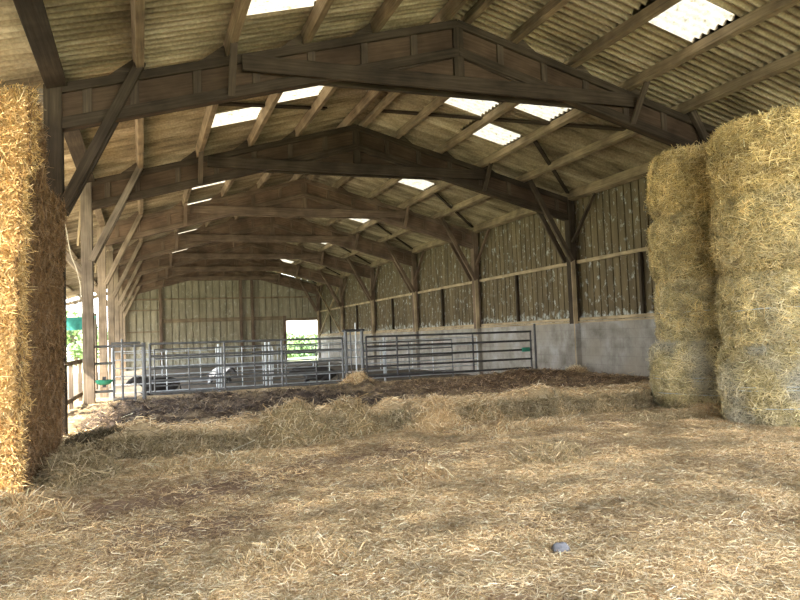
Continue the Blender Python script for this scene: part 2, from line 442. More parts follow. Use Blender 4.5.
# straw on top of the bedding and hay hanging on its front ledge
n = 46000
x = rng.uniform(-2.5, 12.0, n); y = ledge_y(x)+.15+rng.gamma(1.6, 1.1, n)
m_, _ = manure_mask(x, y); k = (rng.uniform(0, 1, n) > np.clip(m_*1.9, 0, .97)) & (y < 18.8)
x, y = x[k], y[k]; n = len(x)
P1 = np.stack([x, y, bed_top(x, y)+rng.uniform(.0, .03, n)], 1); x = P1[:, 0]; D1 = flat_dirs(n, .25)
n2 = 11000
x = rng.uniform(-2.2, 9.2, n2); f = rng.uniform(0, 1, n2)
yl = ledge_y(x); zt = bed_top(x, yl+.05)
P2 = np.stack([x, yl+.03*f-.03+rng.normal(0, .02, n2), -.02+(zt+.02)*f+rng.uniform(0, .03, n2)], 1)
D2 = np.stack([rng.normal(0, .8, n2), rng.normal(-.45, .45, n2), rng.normal(-.15, .6, n2)], 1)
P = np.concatenate([P1, P2]); D = np.concatenate([D1, D2]); n = len(P)
Ln = np.concatenate([rng.gamma(3, .03, len(P1))+.03, rng.gamma(4, .034, n2)+.04])
cl = np.concatenate([straw_cols(len(P1), STRAW, .15), straw_cols(n2, HAY, .2)*.62])
n3 = 24000
x = rng.uniform(-1.0, 12.0, n3); y = rng.uniform(11.3, 18.8, n3); m3, _ = manure_mask(x, y); k = rng.uniform(0, 1, n3) < m3*1.2
x, y = x[k], y[k]; n3 = len(x)
P = np.concatenate([P, np.stack([x, y, bed_top(x, y)+rng.uniform(0, .03, n3)], 1)]); D = np.concatenate([D, flat_dirs(n3, .5)]); n = len(P)
Ln = np.concatenate([Ln, rng.gamma(3, .035, n3)+.05])
cl = np.concatenate([cl, straw_cols(n3, [(.06, .047, .04), (.10, .075, .055), (.16, .12, .08), (.035, .028, .025), (.26, .20, .13)], .2)*np.repeat(1+.9*sstep(4, 7.5, x)[:, None]*np.array([[1, .85, .7]]), 6, 0)])
strew('bedding_straw', P, D, Ln, rng.uniform(.005, .010, n), np.array([[0, -.5, .8]]), cl, 'tangled hay and straw covering the bedding and hanging from its ledge', bend=.3)

def heap(name, cx, cy, rx, ry, h, n, label, pal, seed, base=floor_h, dark=1.0, ln=.05, tangle=.5, w=.007, rot=0):
    a = np.linspace(0, 2*np.pi, 37)[:-1]; rr = np.linspace(0, 1, 11)
    A, Rr = np.meshgrid(a, rr, indexing='xy')
    ed = .8+.45*fbm(np.cos(A)*1.7+seed, np.sin(A)*1.7, seed=seed)
    lx, ly = np.cos(A)*Rr*rx*ed, np.sin(A)*Rr*ry*ed
    px, py = cx+lx*math.cos(rot)-ly*math.sin(rot), cy+lx*math.sin(rot)+ly*math.cos(rot)
    prof = (1-Rr**2)**1.2
    pz = base(px, py)-.02+h*prof*(.55+.9*fbm(px*5, py*5, seed=seed+1))
    nv = fbm(px*6, py*6, seed=seed+2)[..., None]
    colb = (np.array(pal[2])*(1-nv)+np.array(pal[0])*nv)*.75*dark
    V = np.stack([px, py, pz], -1).reshape(-1, 3); Q = grid_quads(11, 36, True)
    al = rng.uniform(0, 2*np.pi, n); rl = np.sqrt(rng.uniform(0, 1, n))*1.12
    ed = .8+.45*fbm(np.cos(al)*1.7+seed, np.sin(al)*1.7, seed=seed)
    lx, ly = np.cos(al)*rl*rx*ed, np.sin(al)*rl*ry*ed
    sx, sy = cx+lx*math.cos(rot)-ly*math.sin(rot), cy+lx*math.sin(rot)+ly*math.cos(rot)
    sz = base(sx, sy)-.01+h*np.clip(1-rl**2, 0, 1)**1.2*(.55+.9*fbm(sx*5, sy*5, seed=seed+1))+rng.uniform(0, .03, n)
    Vs, Qs = ribbons(np.stack([sx, sy, sz], 1), flat_dirs(n, tangle), rng.gamma(4, ln, n)+.04, rng.uniform(w*.7, w*1.3, n), UP, .3)
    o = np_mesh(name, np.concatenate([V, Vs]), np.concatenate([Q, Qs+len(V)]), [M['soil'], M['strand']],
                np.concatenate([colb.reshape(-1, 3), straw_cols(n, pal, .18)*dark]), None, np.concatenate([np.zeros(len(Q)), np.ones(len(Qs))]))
    tag(o, label, 'straw heap'); return o
heap('straw_heap', 1.0, 4.95, .42, .26, .10, 1800, 'low tangled straw heap at the very front of the floor', STRAW, 101, ln=.03, w=.005)
heap('straw_heap', 4.6, 7.35, .52, .24, .11, 1500, 'small dark hay heap in mid floor, in front of the grey concrete wall', HAY+STRAW[:2], 102, rot=.2)
heap('straw_heap', 2.75, 7.0, .3, .18, .07, 800, 'tiny straw tuft in the middle of the open floor', STRAW, 103)
heap('straw_heap', -1.25, 7.2, .55, .4, .20, 2600, 'pale straw heap spilling at the foot of the sunlit bale stack', STRAW, 104)
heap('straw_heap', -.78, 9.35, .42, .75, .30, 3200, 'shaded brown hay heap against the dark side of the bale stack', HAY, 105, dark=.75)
heap('straw_heap', .75, 9.2, .85, .26, .09, 2200, 'flat hay heap lying before the ledge near the open side', HAY[:2]+STRAW[:4], 106)
heap('straw_heap', 9.0, 9.55, .45, .3, .12, 1300, 'straw heap at the foot of the two round bale stacks', STRAW, 107)
heap('straw_heap', 5.5, 9.75, 1.0, .22, .07, 1800, 'long low straw heap just before the middle of the ledge', STRAW, 108)
heap('straw_heap', 8.35, 9.4, .9, .2, .06, 1200, 'thin dark straw heap between the ledge end and the bales', HAY, 109)
heap('straw_heap', 5.35, 18.0, .38, .3, .20, 900, 'pale straw heap at the foot of the walk-through gate post', STRAW, 110, base=bed_top)
clumps = [(-.55, .85, .30, .34, 'flat-topped litter block at the open-side end of the ledge, coloured dark as a shaded recess', HAY+STRAW[4:5], .27), (.30, .42, .28, .36, 'small hay clump of the ledge, next along from the dark block', HAY, .75), (.78, .30, .25, .30, 'narrow pale hay clump of the ledge, in line with the long pipe gate post', HAY[:2]+STRAW[:4], .95),  # first clump darkened: shade of the ledge recess put into its colour
          (2.05, .80, .42, .52, 'broad olive hay mound of the ledge, before the middle of the long gate', HAY+STRAW[:4], .85), (3.05, .70, .40, .50, 'second broad hay mound of the ledge, beside the olive one', HAY[:3]+STRAW[:5], .85), (4.55, .55, .42, .46, 'bright straw mound of the ledge, before the walk-through gate', STRAW+HAY[3:4], 1.05),
          (5.55, .48, .35, .36, 'rounded straw mound of the ledge, before the dark gate', HAY[:3]+STRAW[:5], .95), (6.15, .26, .28, .32, 'small tawny clump of the ledge, before the dark gate', STRAW[:3]+HAY[:2], .8), (7.1, .50, .34, .36, 'pale straw mound of the ledge, before the wall pillar', STRAW[:3]+HAY, 1.0), (8.05, .50, .32, .30, 'last straw mound of the ledge, beside the round bales', HAY+STRAW[:3], .9)]
for k, (cx, rx, ry, h, lb, pal, dk_) in enumerate(clumps):
    cy_ = float(ledge_y(np.array([cx]))[0])+.18
    heap('hay_clump', cx, cy_, rx, ry, h, int(1500+2600*rx), lb, pal, 130+3*k, dark=dk_, ln=.032, tangle=.6, w=.007)
heap('straw_heap', 12.0, 17.6, .3, .3, .14, 500, 'pale straw heap at the foot of the concrete wall pillar', STRAW, 111, base=bed_top)

# stone
def stone(name, c, r, seed):
    u = np.linspace(0, np.pi, 9); v = np.linspace(0, 2*np.pi, 15)[:-1]
    U_, V_ = np.meshgrid(u, v, indexing='ij')
    d = np.stack([np.sin(U_)*np.cos(V_), np.sin(U_)*np.sin(V_), np.cos(U_)], -1)
    k = .7+.6*fbm(d[..., 0]*1.6+5, d[..., 1]*1.6+5, d[..., 2]*1.6+5, seed=seed, oct=2)
    P = d*k[..., None]*np.array([1, .8, .7])*r+np.array(c)
    return np_mesh(name, P.reshape(-1, 3), grid_quads(9, 14, True), [M['rock']], None, False)
tag(stone('stone', (2.68, 4.24, .035), .068, 5), 'small grey stone lying on the straw floor', 'stone')

# ------------------------------------------------------------------ roof
PITCH = .177
def corr(y): return .036*np.sin(2*np.pi*y/PITCH)
def sheet(name, x0, x1, y0, y1, mat, lift, nx=2):
    yy = np.arange(y0, y1+.028, PITCH/8); xx = np.linspace(x0, x1, nx)
    A, B = np.meshgrid(xx, yy, indexing='ij')
    zz = ztop(A) if False else ZA-SL*np.abs(A-XA)
    zz = zz+.255+lift+corr(B)
    return np.stack([A, B, zz], -1).reshape(-1, 3), grid_quads(len(xx), len(yy))
PR = [5.76, 6.72, 8.0, 9.27, 10.62, 12.24]         # purlins of the walled slope
PL = [5.28, 3.92, 2.68, 1.40, 0.02, -1.16]          # purlins of the open slope
PO = [-2.45, -3.75, -4.7]
sky_cells = {  # (slope, row): list of y start
    ('R', 2): [8.48, 13.15, 15.36, 21.1, 28.1, 34.85, 44.1], ('R', 1): [14.25],
    ('L', 3): [9.45, 15.2, 21.95, 25.4, 32.3, 39.0], ('L', 2): [14.15]}
LONG = {('R', 2, 8.48): 1.03, ('R', 2, 13.15): .9}
rowsR = [(5.53, 6.72), (6.72, 8.0), (8.0, 9.27), (9.27, 10.62), (10.62, 12.75)]
rowsL = [(5.53, 3.92), (3.92, 2.68), None, None, None]
rowsL = [(5.53, 5.28), (5.28, 3.92), (3.92, 2.68), (2.68, 1.40), (1.40, .02), (.02, -1.3), (-1.3, -3.1), (-3.1, -4.9)]
V, Q, nvt = [], [], 0
sky_list = []
def gaps(cells):
    segs, y = [], Y0
    for c in sorted(cells):
        segs.append((y, c)); y = c+1.02
    segs.append((y, YE+.15)); return segs
for key, rows in (('R', rowsR), ('L', rowsL)):
    for r, (a, b) in enumerate(rows):
        cells = sky_cells.get((key, r), [])
        dirn = 1 if key == 'R' else -1
        lift = .012*(r % 2)
        aa, bb = a-(.06*dirn if r > 0 else 0), b+.08*dirn
        for (s0, s1) in gaps(cells):
            for (t0, t1, bb_) in (((s0, 8.15, max(bb, -1.95)), (8.15, s1, bb)) if key == 'L' and r == 6 else ((8.15, s1, bb),) if key == 'L' and r == 7 else ((s0, s1, bb),)):  # overhang cut short towards the entrance, shaped so sun reaches the bale front
                v, q = sheet(None, aa, bb_, t0, t1, None, lift)
                V.append(v); Q.append((q if dirn > 0 else q[:, ::-1])+nvt); nvt += len(v)
        for c in cells: sky_list.append((key, r, aa, bb, c, lift))
np_mesh('ceiling', np.concatenate(V), np.concatenate(Q), [M['roof']], None, True)
tag(bpy.data.objects['ceiling'], 'dusty corrugated fibre cement roof sheets seen from below', 'roof', kind='structure')
rb = MB()
for sgn in (1, -1):
    rb.prism([(XA, Y0, ZA+.30), (XA+sgn*.22, Y0, ZA+.30-.22*SL+.02), (XA+sgn*.22, Y0, ZA+.33-.22*SL+.02), (XA, Y0, ZA+.34)], (0, YE-Y0+.1, 0), udir=(0, 1, 0))
tag(rb.build('trim_ridge', M['roof']), 'ridge capping along the top of the barn roof', 'trim', kind='structure')
walk = {'R': 'walled', 'L': 'open'}
def bay_of(y):
    k = sum(1 for q in YF if q < y)
    return k
def bay_txt(y):
    k = bay_of(y)
    return 'before the first timber frame' if k == 0 else ('behind the last timber frame' if k == 7 else f'between the {ORD[k-1]} and {ORD[k]} timber frames')
desc = {('R', 13.15): 'nearer bright skylight sheet low on the walled slope', ('R', 15.36): 'farther bright skylight sheet low on the walled slope',
        ('R', 14.25): 'bright skylight sheet highest on the walled slope', ('L', 15.2): 'bright white skylight sheet low on the open slope', ('L', 14.15): 'bright white skylight sheet highest on the open slope'}
for i, (key, r, a, b, y, lift) in enumerate(sky_list):
    v, q = sheet(None, a, b, y-.02, y+1.04, None, lift+.004)
    o = np_mesh('window_%d' % (i+1), v, q, [M['skylight']], None, True)
    d = desc.get((key, y), f'bright translucent skylight sheet in the {walk[key]} slope')
    tag(o, d+' '+bay_txt(y), 'skylight', 'skylight sheets in the roof', 'structure')

def purlin(x, y0, y1, w, h, label, group, mat='purlin', drop=0):
    s = -SL if x > XA else SL
    up = Vector((-s, 0, 1)).normalized()
    zc = ztop(x)+h/2-drop
    mb = MB().beam((x, y0, zc), (x, y1, zc), w, h, up=up, ch=.008)
    o = mb.build('purlin', M[mat]); tag(o, label, 'purlin', group); return o
YB = [Y0+.05]+YF
place = ['ridge', 'second from the ridge', 'third from the ridge', 'fourth from the ridge', 'fifth from the ridge', 'eave']
for k in range(7):
    bt = 'in the front bay before the first timber frame' if k == 0 else f'between the {ORD[k-1]} and {ORD[k]} timber frames'
    for j in range(6):
        p = place[j]
        nm = f'{p} purlin' if j in (0, 5) else 'purlin ' + p
        for side, xx in (('walled', PR[j]), ('open', PL[j])):
            big = j == 5
            purlin(xx, YB[k]+.004, YB[k+1]-.004, .30 if big and k < 2 and side == 'open' else .20 if big else .12, .28 if big else .215, f'{nm}, {side} slope, {bt}', f'timber purlins under the {side} slope', mat='beam' if big and k < 2 and side == 'open' else 'purlin', drop=.06 if big else 0)
    for j, xx in enumerate(PO[:2] if k else []):
        purlin(xx, YB[k]+.004, YB[k+1]-.004, .10, .20, f'{"inner" if j == 0 else "outer"} purlin of the overhang, {bt}', 'purlins of the overhang')

# ------------------------------------------------------------------ timber frames
HB = .70
def make_frame(i):
    y = YF[i]
    beam_, web_, bat_, post_ = (M['beam'], M['web'], M['batten'], M['post']) if i < 2 else (M['lit_russet'], M['lit_russet_web'], M['lit_russet'], M['lit_pale_post'])  # front frames in dark wood, rear ones in the painted-lit copies
    rel = ['beside the sunlit bale stack, topped by the front roof beam', 'its open-side post at the end of the pipe fence', 'first behind the pipe fence', 'second behind the pipe fence',
           'third behind the pipe fence', 'next to last before the far gable', 'against the far gable wall'][i]
    root = empty('timber_frame', (XA, y, 0))
    tag(root, f'{ORD[i]} brown timber frame, {rel}', 'timber frame', 'timber frames of the barn')
    for sgn, xp in ((-1, XL-.125), (1, XR)):
        zt = ztop(xp)
        MB().beam((xp, y, -.1), (xp, y, zt-.02), .25 if sgn < 0 else .22, .25, up=(0, 1, 0), ch=.012).build('post', post_ if sgn < 0 and i > 0 else beam_, root)  # first open-side post gets dark wood: shade beside the bales painted in
        if sgn > 0: MB().beam((xp-.06, y-.145, .2), (xp-.06, y-.145, 3.62), .13, .04, up=(0, 1, 0)).build('packing_board', M['girt'], root)
        # box beam: recessed web, chords, stiffening battens
        xe = xp-.12*sgn*-1 if sgn < 0 else xp
        xe = xp
        ze = ztop(xe)
        rbm = MB()
        rbm.prism([(XA, y-.045, ZA-.02), (XA, y-.045, ZA-HB), (xe, y-.045, ze-HB), (xe, y-.045, ze-.02)], (0, .09, 0), udir=(XA-xe, 0, ZA-ze))
        ro = rbm.build('rafter_beam', web_, root)
        d = Vector((xe-XA, 0, ze-ZA)).normalized(); nrm = Vector((0, 1, 0)).cross(d); nrm = nrm if nrm.z > 0 else -nrm
        for nm, o0, hh in (('top_chord', .075, .15), ('bottom_chord', HB-.09, .18)):
            a = Vector((XA, y, ZA-o0)); b = Vector((xe, y, ze-o0))
            m_ = MB().beam(a, b, .22, hh*.96, up=nrm, ch=.01).build(nm, beam_, ro); m_.location = (0, 0, 0)
        for q, t in enumerate([.13, .27, .41, .55, .69, .83, .93]):
            px = XA+(xe-XA)*t; pz = ztop(px)
            st = MB().beam((px, y, pz-HB+.16), (px, y, pz-.13), .13, .16, up=(0, 1, 0), ch=.008).build('stiffener', bat_, ro); st.location = (0, 0, 0)
        # knee braces either side of the frame
        xb = .06 if sgn < 0 else 10.78
        for fy in (-.17, .17):
            MB().beam((xp-sgn*.10, y+fy, 3.58), (xb, y+fy, ztop(xb)+.10), .07 if fy > 0 else .10, .15, up=(0, 1, 0) and (sgn, 0, 1), ch=.01).build('knee_brace', bat_ if sgn > 0 else post_ if i > 0 else beam_, root)
        # fly strut from purlin to beam
        xs_ = 1.42 if sgn < 0 else 9.30
        MB().beam((xs_, y-.62, ztop(xs_)+.03), (xs_+.0*sgn, y-.13, ztop(xs_)-HB+.03), .05, .11, up=(1, 0, 0)).build('fly_strut', bat_, root)
        # cleats that hold the purlins up the slope
        for xx in (PR[1:5] if sgn > 0 else PL[1:5]):
            x0 = xx+sgn*.062
            pts = [(x0, y-.09, ztop(x0)-.01), (x0+sgn*.40, y-.09, ztop(x0+sgn*.40)-.01), (x0, y-.09, ztop(x0)+.20)]
            MB().prism(pts, (0, .18, 0), udir=(1, 0, 0)).build('cleat', bat_, root)
    # tie beam front and back, apex gusset
    for fy in (-.155, .155):
        MB().beam((1.6, y+fy, 6.065), (9.46, y+fy, 6.065), .085, .27, ch=.01).build('tie_beam', beam_, root)
    MB().prism([(3.9, y-.03, 6.15), (7.16, y-.03, 6.15), (XA, y-.03, ZA-HB+.1)], (0, .06, 0)).build('apex_gusset', web_, root)
    MB().beam((XA, y, 6.1), (XA, y, ZA-.1), .2, .2, up=(0, 1, 0), ch=.01).build('king_post', beam_, root)
    for sgn in (-1, 1):
        MB().beam((XA+sgn*1.35, y, 6.24), (XA+sgn*.12, y, 6.62), .14, .09, ch=.01).build('diagonal_batten', bat_, root)
    # overhang bracket on the open side
    MB().beam((XL-.1, y, ztop(XL)-.16), (-4.75, y, ztop(-4.75)-.11), .12, .22, ch=.01).build('overhang_rafter', post_, root)
    MB().beam((XL-.22, y, 3.3), (-2.6, y, ztop(-2.6)-.2), .10, .14, ch=.01).build('overhang_brace', post_, root)
    MB().beam((XL-.32, y+.0, 3.95), (XL-.20, y-.02, ztop(XL)-.1), .05, .12, up=(0, 1, 0)).build('side_plank', M['girt'], root)
    # bracing along the wall, towards the camera and away
    MB().beam((12.20, y-.14, 4.15), (12.26, y-1.3, 5.48), .06, .10, up=(1, 0, 0)).build('wall_brace', bat_, root)
    return root
for i in range(7): make_frame(i)

# wind braces just under the roof sheets
def roof_pt(x, y, drop): return (x, y, ztop(x)+.225-drop)
for k in range(0, 6):
    y = YF[k+1] if k < 6 else 0
    o = MB().beam(roof_pt(12.1, y-.15, .10), roof_pt(9.42, y-2.7, .05), .10, .05, up=(SL, 0, 1)).build('wind_brace', M['beam'])
    tag(o, f'short dark diagonal brace under the walled eave meeting the {ORD[k+1]} timber frame', 'wind brace', 'short diagonal roof braces')
o = MB().beam(roof_pt(5.8, 16.9, .04), roof_pt(10.6, 13.1, .04), .12, .045, up=(SL, 0, 1)).build('wind_brace', M['beam'])
tag(o, 'long diagonal brace under the walled slope behind the first timber frame', 'wind brace')
o = MB().beam(roof_pt(1.5, 14.3, .04), roof_pt(4.3, 16.3, .04), .12, .045, up=(-SL, 0, 1)).build('wind_brace', M['beam'])
tag(o, 'long diagonal brace under the open slope behind the first timber frame', 'wind brace')

# ------------------------------------------------------------------ walls
def profile(width, rib, depth, total):
    """across-run offsets of box profile sheet: (t, offset)"""
    pts = []; t = 0
    while t < total:
        pts += [(t, 0), (t+width-rib, 0), (t+width-rib+.008, depth), (t+width-.008, depth)]; t += width
    pts.append((t, 0)); return np.array(pts)
def clad_wall(name, p0, along, out, zf0, zf1, total, mat, width=.30, rib=.05, depth=.05, label='', cat='wall', nz=2, wob=.0):
    pr = profile(width, rib, depth, total)
    al, ot = np.array(along, float), np.array(out, float)
    V = []
    for t, o in pr:
        for a in np.linspace(0, 1, nz):
            b = np.array(p0)+al*min(t, total)+ot*(o+wob*math.sin(t*3.1)*a)
            z0 = zf0(b) if callable(zf0) else zf0
            z1 = zf1(b) if callable(zf1) else zf1
            V.append((b[0], b[1], z0+(z1-z0)*a))
    o = np_mesh(name, V, grid_quads(len(pr), nz), [mat], None, False)
    tag(o, label, cat, kind='structure'); return o
clad_wall('wall_right', (12.40, Y0, 0), (0, 1, 0), (1, 0, 0), 1.72, 5.62, YE-Y0, M['clad'], .31, .045, .05, 'stained brown profiled sheet cladding above the concrete wall')
mb = MB(); mb.box(12.26, 12.46, Y0, YE, -.2, 1.72)
tag(mb.build('wall_right_base', M['concrete']), 'grey concrete block wall below the brown cladding', 'wall', kind='structure')
for i in range(7):
    mb = MB().box(12.10, 12.30, YF[i]-.2, YF[i]+.2, -.15, 1.70)
    tag(mb.build('pillar', M['concrete']), f'concrete pillar carrying the walled post of the {ORD[i]} timber frame', 'pillar', 'concrete pillars of the wall', 'structure')
mb = MB().box(12.22, 12.40, Y0, YE, 1.72, 1.77)
tag(mb.build('trim_1', M['girt']), 'dusty yellowish ledge on top of the concrete wall', 'trim', kind='structure')
for k in range(7):
    bt = 'before the first timber frame' if k == 0 else f'between the {ORD[k-1]} and {ORD[k]} timber frames'
    a, b = YB[k]+.135*(k > 0), YB[k+1]-.135
    o = MB().beam((12.34, a, 3.55), (12.34, b, 3.55), .09, .10, ch=.006).build('girt', M['girt'])
    tag(o, f'pale rail halfway up the brown cladding {bt}', 'rail', 'rails of the brown wall')
    o = MB().beam((12.33, a, 1.83), (12.33, b, 1.83), .08, .09, ch=.006).build('sill_rail', M['girt'])
    tag(o, f'pale rail at the foot of the brown cladding {bt}', 'rail', 'sill rails of the brown wall')
    ym = (a+b)/2+.3
    o = MB().beam((12.33, ym, 1.88), (12.33, ym, 3.50), .09, .09, up=(0, 1, 0)).build('wall_stud', M['beam'])
    tag(o, f'short dark stud in the brown cladding {bt}', 'stud', 'studs of the brown wall')
# cross brace in the last bay
for sgn, d in ((1, 'falling'), (-1, 'rising')):
    y0_, y1_ = YF[5]+.3, YF[6]-.3
    z0_, z1_ = (1.9, 5.2) if sgn > 0 else (5.2, 1.9)
    o = MB().beam((12.20-.05*sgn, y0_, z0_), (12.20-.05*sgn, y1_, z1_), .06, .12, up=(1, 0, 0)).build('cross_brace', M['girt'])
    tag(o, f'pale cross brace {d} toward the far gable on the brown wall', 'brace', 'cross braces by the gable')

# far gable with its doorway
DX0, DX1, DZ = 9.72, 12.15, 2.92
gz = lambda b: ztop(b[0])+.20
parts = [(-1.25, DX0, 0.0-.15, None), (DX0, DX1, DZ, None), (DX1, 12.4, -.15, None)]
V, Q, nvt = [], [], 0
for (a, b, zb, _) in parts:
    pr = profile(.46, .07, .09, b-a)
    n0 = len(pr)
    for t, o in pr:
        xx = a+min(t, b-a)
        for s_ in (0, 1): V.append((xx, YE-.02+o, zb+(ztop(xx)+.2-zb)*s_))
    Q.append(grid_quads(n0, 2)+nvt); nvt += 2*n0
np_mesh('wall_far', V, np.concatenate(Q), [M['gable']], None, False)
tag(bpy.data.objects['wall_far'], 'pale olive profiled sheeting of the far gable', 'wall', kind='structure')
for x, nm in ((1.2, 'nearest the open side'), (6.62, 'left of the ridge centre'), (7.42, 'just beside the ridge'), (DX0, 'beside the bright doorway')):
    nm = {1.2: 'standing nearest the open side', 6.62: 'the first of a close pair near the ridge', 7.42: 'the second of a close pair near the ridge', DX0: 'standing beside the bright doorway'}[x]
    top = ztop(x)+.1 if x < 9 else 3.3
    o = MB().beam((x, YE-.13, -.1), (x, YE-.13, top), .20, .18, up=(0, 1, 0), ch=.01).build('gable_post', M['lit_russet'])
    tag(o, f'gable post {nm}', 'post', 'posts of the far gable')
for x0, x1, z, h, lab in ((-1.0, 12.1, 4.66, .12, 'upper rail running the full width of the far gable'), (1.3, 9.62, 3.16, .26, 'thick middle rail of the far gable, above the doorway height'),
                          (-1.0, 1.1, 3.92, .10, 'short rail of the far gable by the open side, higher one'), (-1.0, 1.1, 2.45, .10, 'short rail of the far gable by the open side, lower one'), (DX0, 12.15, 3.02, .2, 'lintel board over the bright doorway')):
    o = MB().beam((x0, YE-.08, z), (x1, YE-.08, z), .11, h, ch=.006).build('gable_rail', M['purlin'])
    tag(o, lab, 'rail', 'rails of the far gable')
# added wall, out of view, that keeps direct sun off the front floor
clad_wall('wall_sun_block', (-2.0, Y0, 0), (0, 1, 0), (-1, 0, 0), -.15, 5.62, 8.215-Y0, M['clad'], .31, .045, .05, 'added unseen brown sheeted wall keeping the sun off the barn floor')

# ------------------------------------------------------------------ bales
def round_bale_mesh(name, R, H, seed, pal, n, grey=0.0):
    nu, nv_ = 26, 90
    prof = []
    for k in np.linspace(0, 1, 5)[:-1]: prof.append((k*(R-.2), 0))
    for a in np.linspace(-np.pi/2, 0, 5): prof.append((R-.2+.2*math.cos(a), .2+.2*math.sin(a)))
    for z in np.linspace(.2, H-.2, 12)[1:-1]: prof.append((R, z))
    for a in np.linspace(0, np.pi/2, 5): prof.append((R-.2+.2*math.cos(a), H-.2+.2*math.sin(a)))
    for k in np.linspace(1, 0, 5)[1:]: prof.append((k*(R-.2), H))
    prof = np.array(prof); nu = len(prof)
    th = np.linspace(0, 2*np.pi, nv_+1)[:-1]
    r = prof[:, 0][:, None]+0*th[None]; z = prof[:, 1][:, None]+0*th[None]; T = th[None]+0*r
    dx = np.cos(T)*3*R; dy = np.sin(T)*3*R
    bul = .045*np.sin(np.pi*np.clip(z/H, 0, 1))**.6+.11*(fbm(dx*.8+9, dy*.8+9, z*1.5, seed=seed)-.5)+.13*(fbm(dx*2.2+9, dy*2.2+9, z*6, seed=seed+5, oct=3)-.5)
    rr = np.clip(r+bul*(r/R), 0, None)
    zz = z+(.05*(fbm(dx*r/R+4, dy*r/R+4, seed=seed+9)-.5))*(np.abs(z-H/2)/(H/2))
    V = np.stack([rr*np.cos(T), rr*np.sin(T), zz], -1).reshape(-1, 3); Q = grid_quads(nu, nv_, True)[:, ::-1]
    nz = fbm(dx*1.2+3, dy*1.2+3, z*3, seed=seed+3)[..., None]
    cb = (np.array(pal[2])*(1-nz)+np.array(pal[1])*nz)
    gm = (sstep(.45, .7, fbm(dx*.7+20, dy*.7+20, z*1.6, seed=seed+4))*grey)[..., None]
    cb = .5*(cb*(1-gm)+np.array([.27, .28, .27])*gm)
    # strands
    t = rng.uniform(0, 2*np.pi, n); zs = rng.uniform(.0, 1, n)*H
    ncap = n//8
    edge = np.zeros(n)
    zs[:ncap] = H-.02; rad = np.full(n, R); rad[:ncap] = R-.17-rng.exponential(.12, ncap)
    cs, sn = np.cos(t), np.sin(t)
    dx, dy = cs*3*R, sn*3*R
    b = .045*np.sin(np.pi*np.clip(zs/H, 0, 1))**.6+.11*(fbm(dx*.8+9, dy*.8+9, zs*1.5, seed=seed)-.5)+.13*(fbm(dx*2.2+9, dy*2.2+9, zs*6, seed=seed+5, oct=3)-.5)
    cor = np.minimum(np.minimum(zs, H-zs)/.2, 1); inset = .2*(1-np.sqrt(np.clip(1-(1-cor)**2, 0, 1)))
    inset[:ncap] = 0
    ra = rad+b-inset+rng.uniform(-.004, .018, n)
    P = np.stack([ra*cs, ra*sn, zs], 1)
    nor = np.stack([cs, sn, 0*cs], 1); tan = np.stack([-sn, cs, 0*cs], 1); upv = np.array([[0, 0, 1.]])
    D = tan*rng.normal(0, 1, (n, 1))*1.15+upv*rng.normal(0, .75, (n, 1))+nor*rng.normal(0, .22, (n, 1))
    Vs, Qs = ribbons(P, D, rng.gamma(4, .028, n)+.03, rng.uniform(.0045, .0095, n), nor, .28)
    g1 = sstep(.45, .7, fbm(dx*.7+20, dy*.7+20, zs*1.6, seed=seed+4))*grey
    cs_ = straw_cols(n, pal, .2); gg = np.repeat(g1[:, None], 6, 0)*.75
    sh = np.repeat((.30+1.4*fbm(dx*1.9+11, dy*1.9+11, zs*6, seed=seed+12, oct=3))[:, None], 6, 0)
    cs_ = cs_*sh*(1-gg)+np.array([.40, .41, .40])*gg
    o = np_mesh('tmp', np.concatenate([V, Vs]), np.concatenate([Q, Qs+len(V)]), [M['bale'], M['strand']], np.concatenate([cb.reshape(-1, 3), cs_]), None,
                np.concatenate([np.zeros(len(Q)), np.ones(len(Qs))]))
    me = o.data; me.name = name; bpy.data.objects.remove(o); return me
def net_mesh(R, H, zs):
    mb = MB()
    for z in zs:
        p = [(math.cos(a)*(R+.055+.012*math.sin(7*a+z*9)), math.sin(a)*(R+.055+.012*math.sin(7*a+z*9)), z+.012*math.sin(3*a+z*5)) for a in np.linspace(0, 2*np.pi, 49)]
        mb.tube(p, .006, 5)
    me = bpy.data.meshes.new('net_wrap'); me.from_pydata(mb.v, [], mb.f); me.materials.append(M['twine']); return me
HAYT = [(.55, .40, .16), (.62, .49, .23), (.34, .24, .09), (.74, .61, .34), (.44, .33, .14), (.58, .44, .19)]
HAYG = [(.50, .42, .21), (.60, .51, .28), (.34, .28, .13), (.74, .65, .42), (.44, .37, .19), (.55, .44, .21)]
rb_mesh = [round_bale_mesh('round_bale_a', .90, 1.185, 201, HAYG, 24000, .65), round_bale_mesh('round_bale_b', .90, 1.18, 211, HAYG+HAYT[:2], 24000, .25),
           round_bale_mesh('round_bale_c', .90, 1.18, 221, HAYG[:3]+HAYT, 24000, .08), round_bale_mesh('round_bale_d', .90, 1.18, 231, HAYT, 24000, .0)]
net_a = net_mesh(.90, 1.18, (.55, .60, .30)); net_b = net_mesh(.90, 1.18, (.58,))
lv = ['bottom bale', 'second bale up', 'third bale up', 'top bale']
ex = ['greyish hay with net marks', 'yellow-green hay with a pale net line', 'golden hay', 'golden-brown hay']
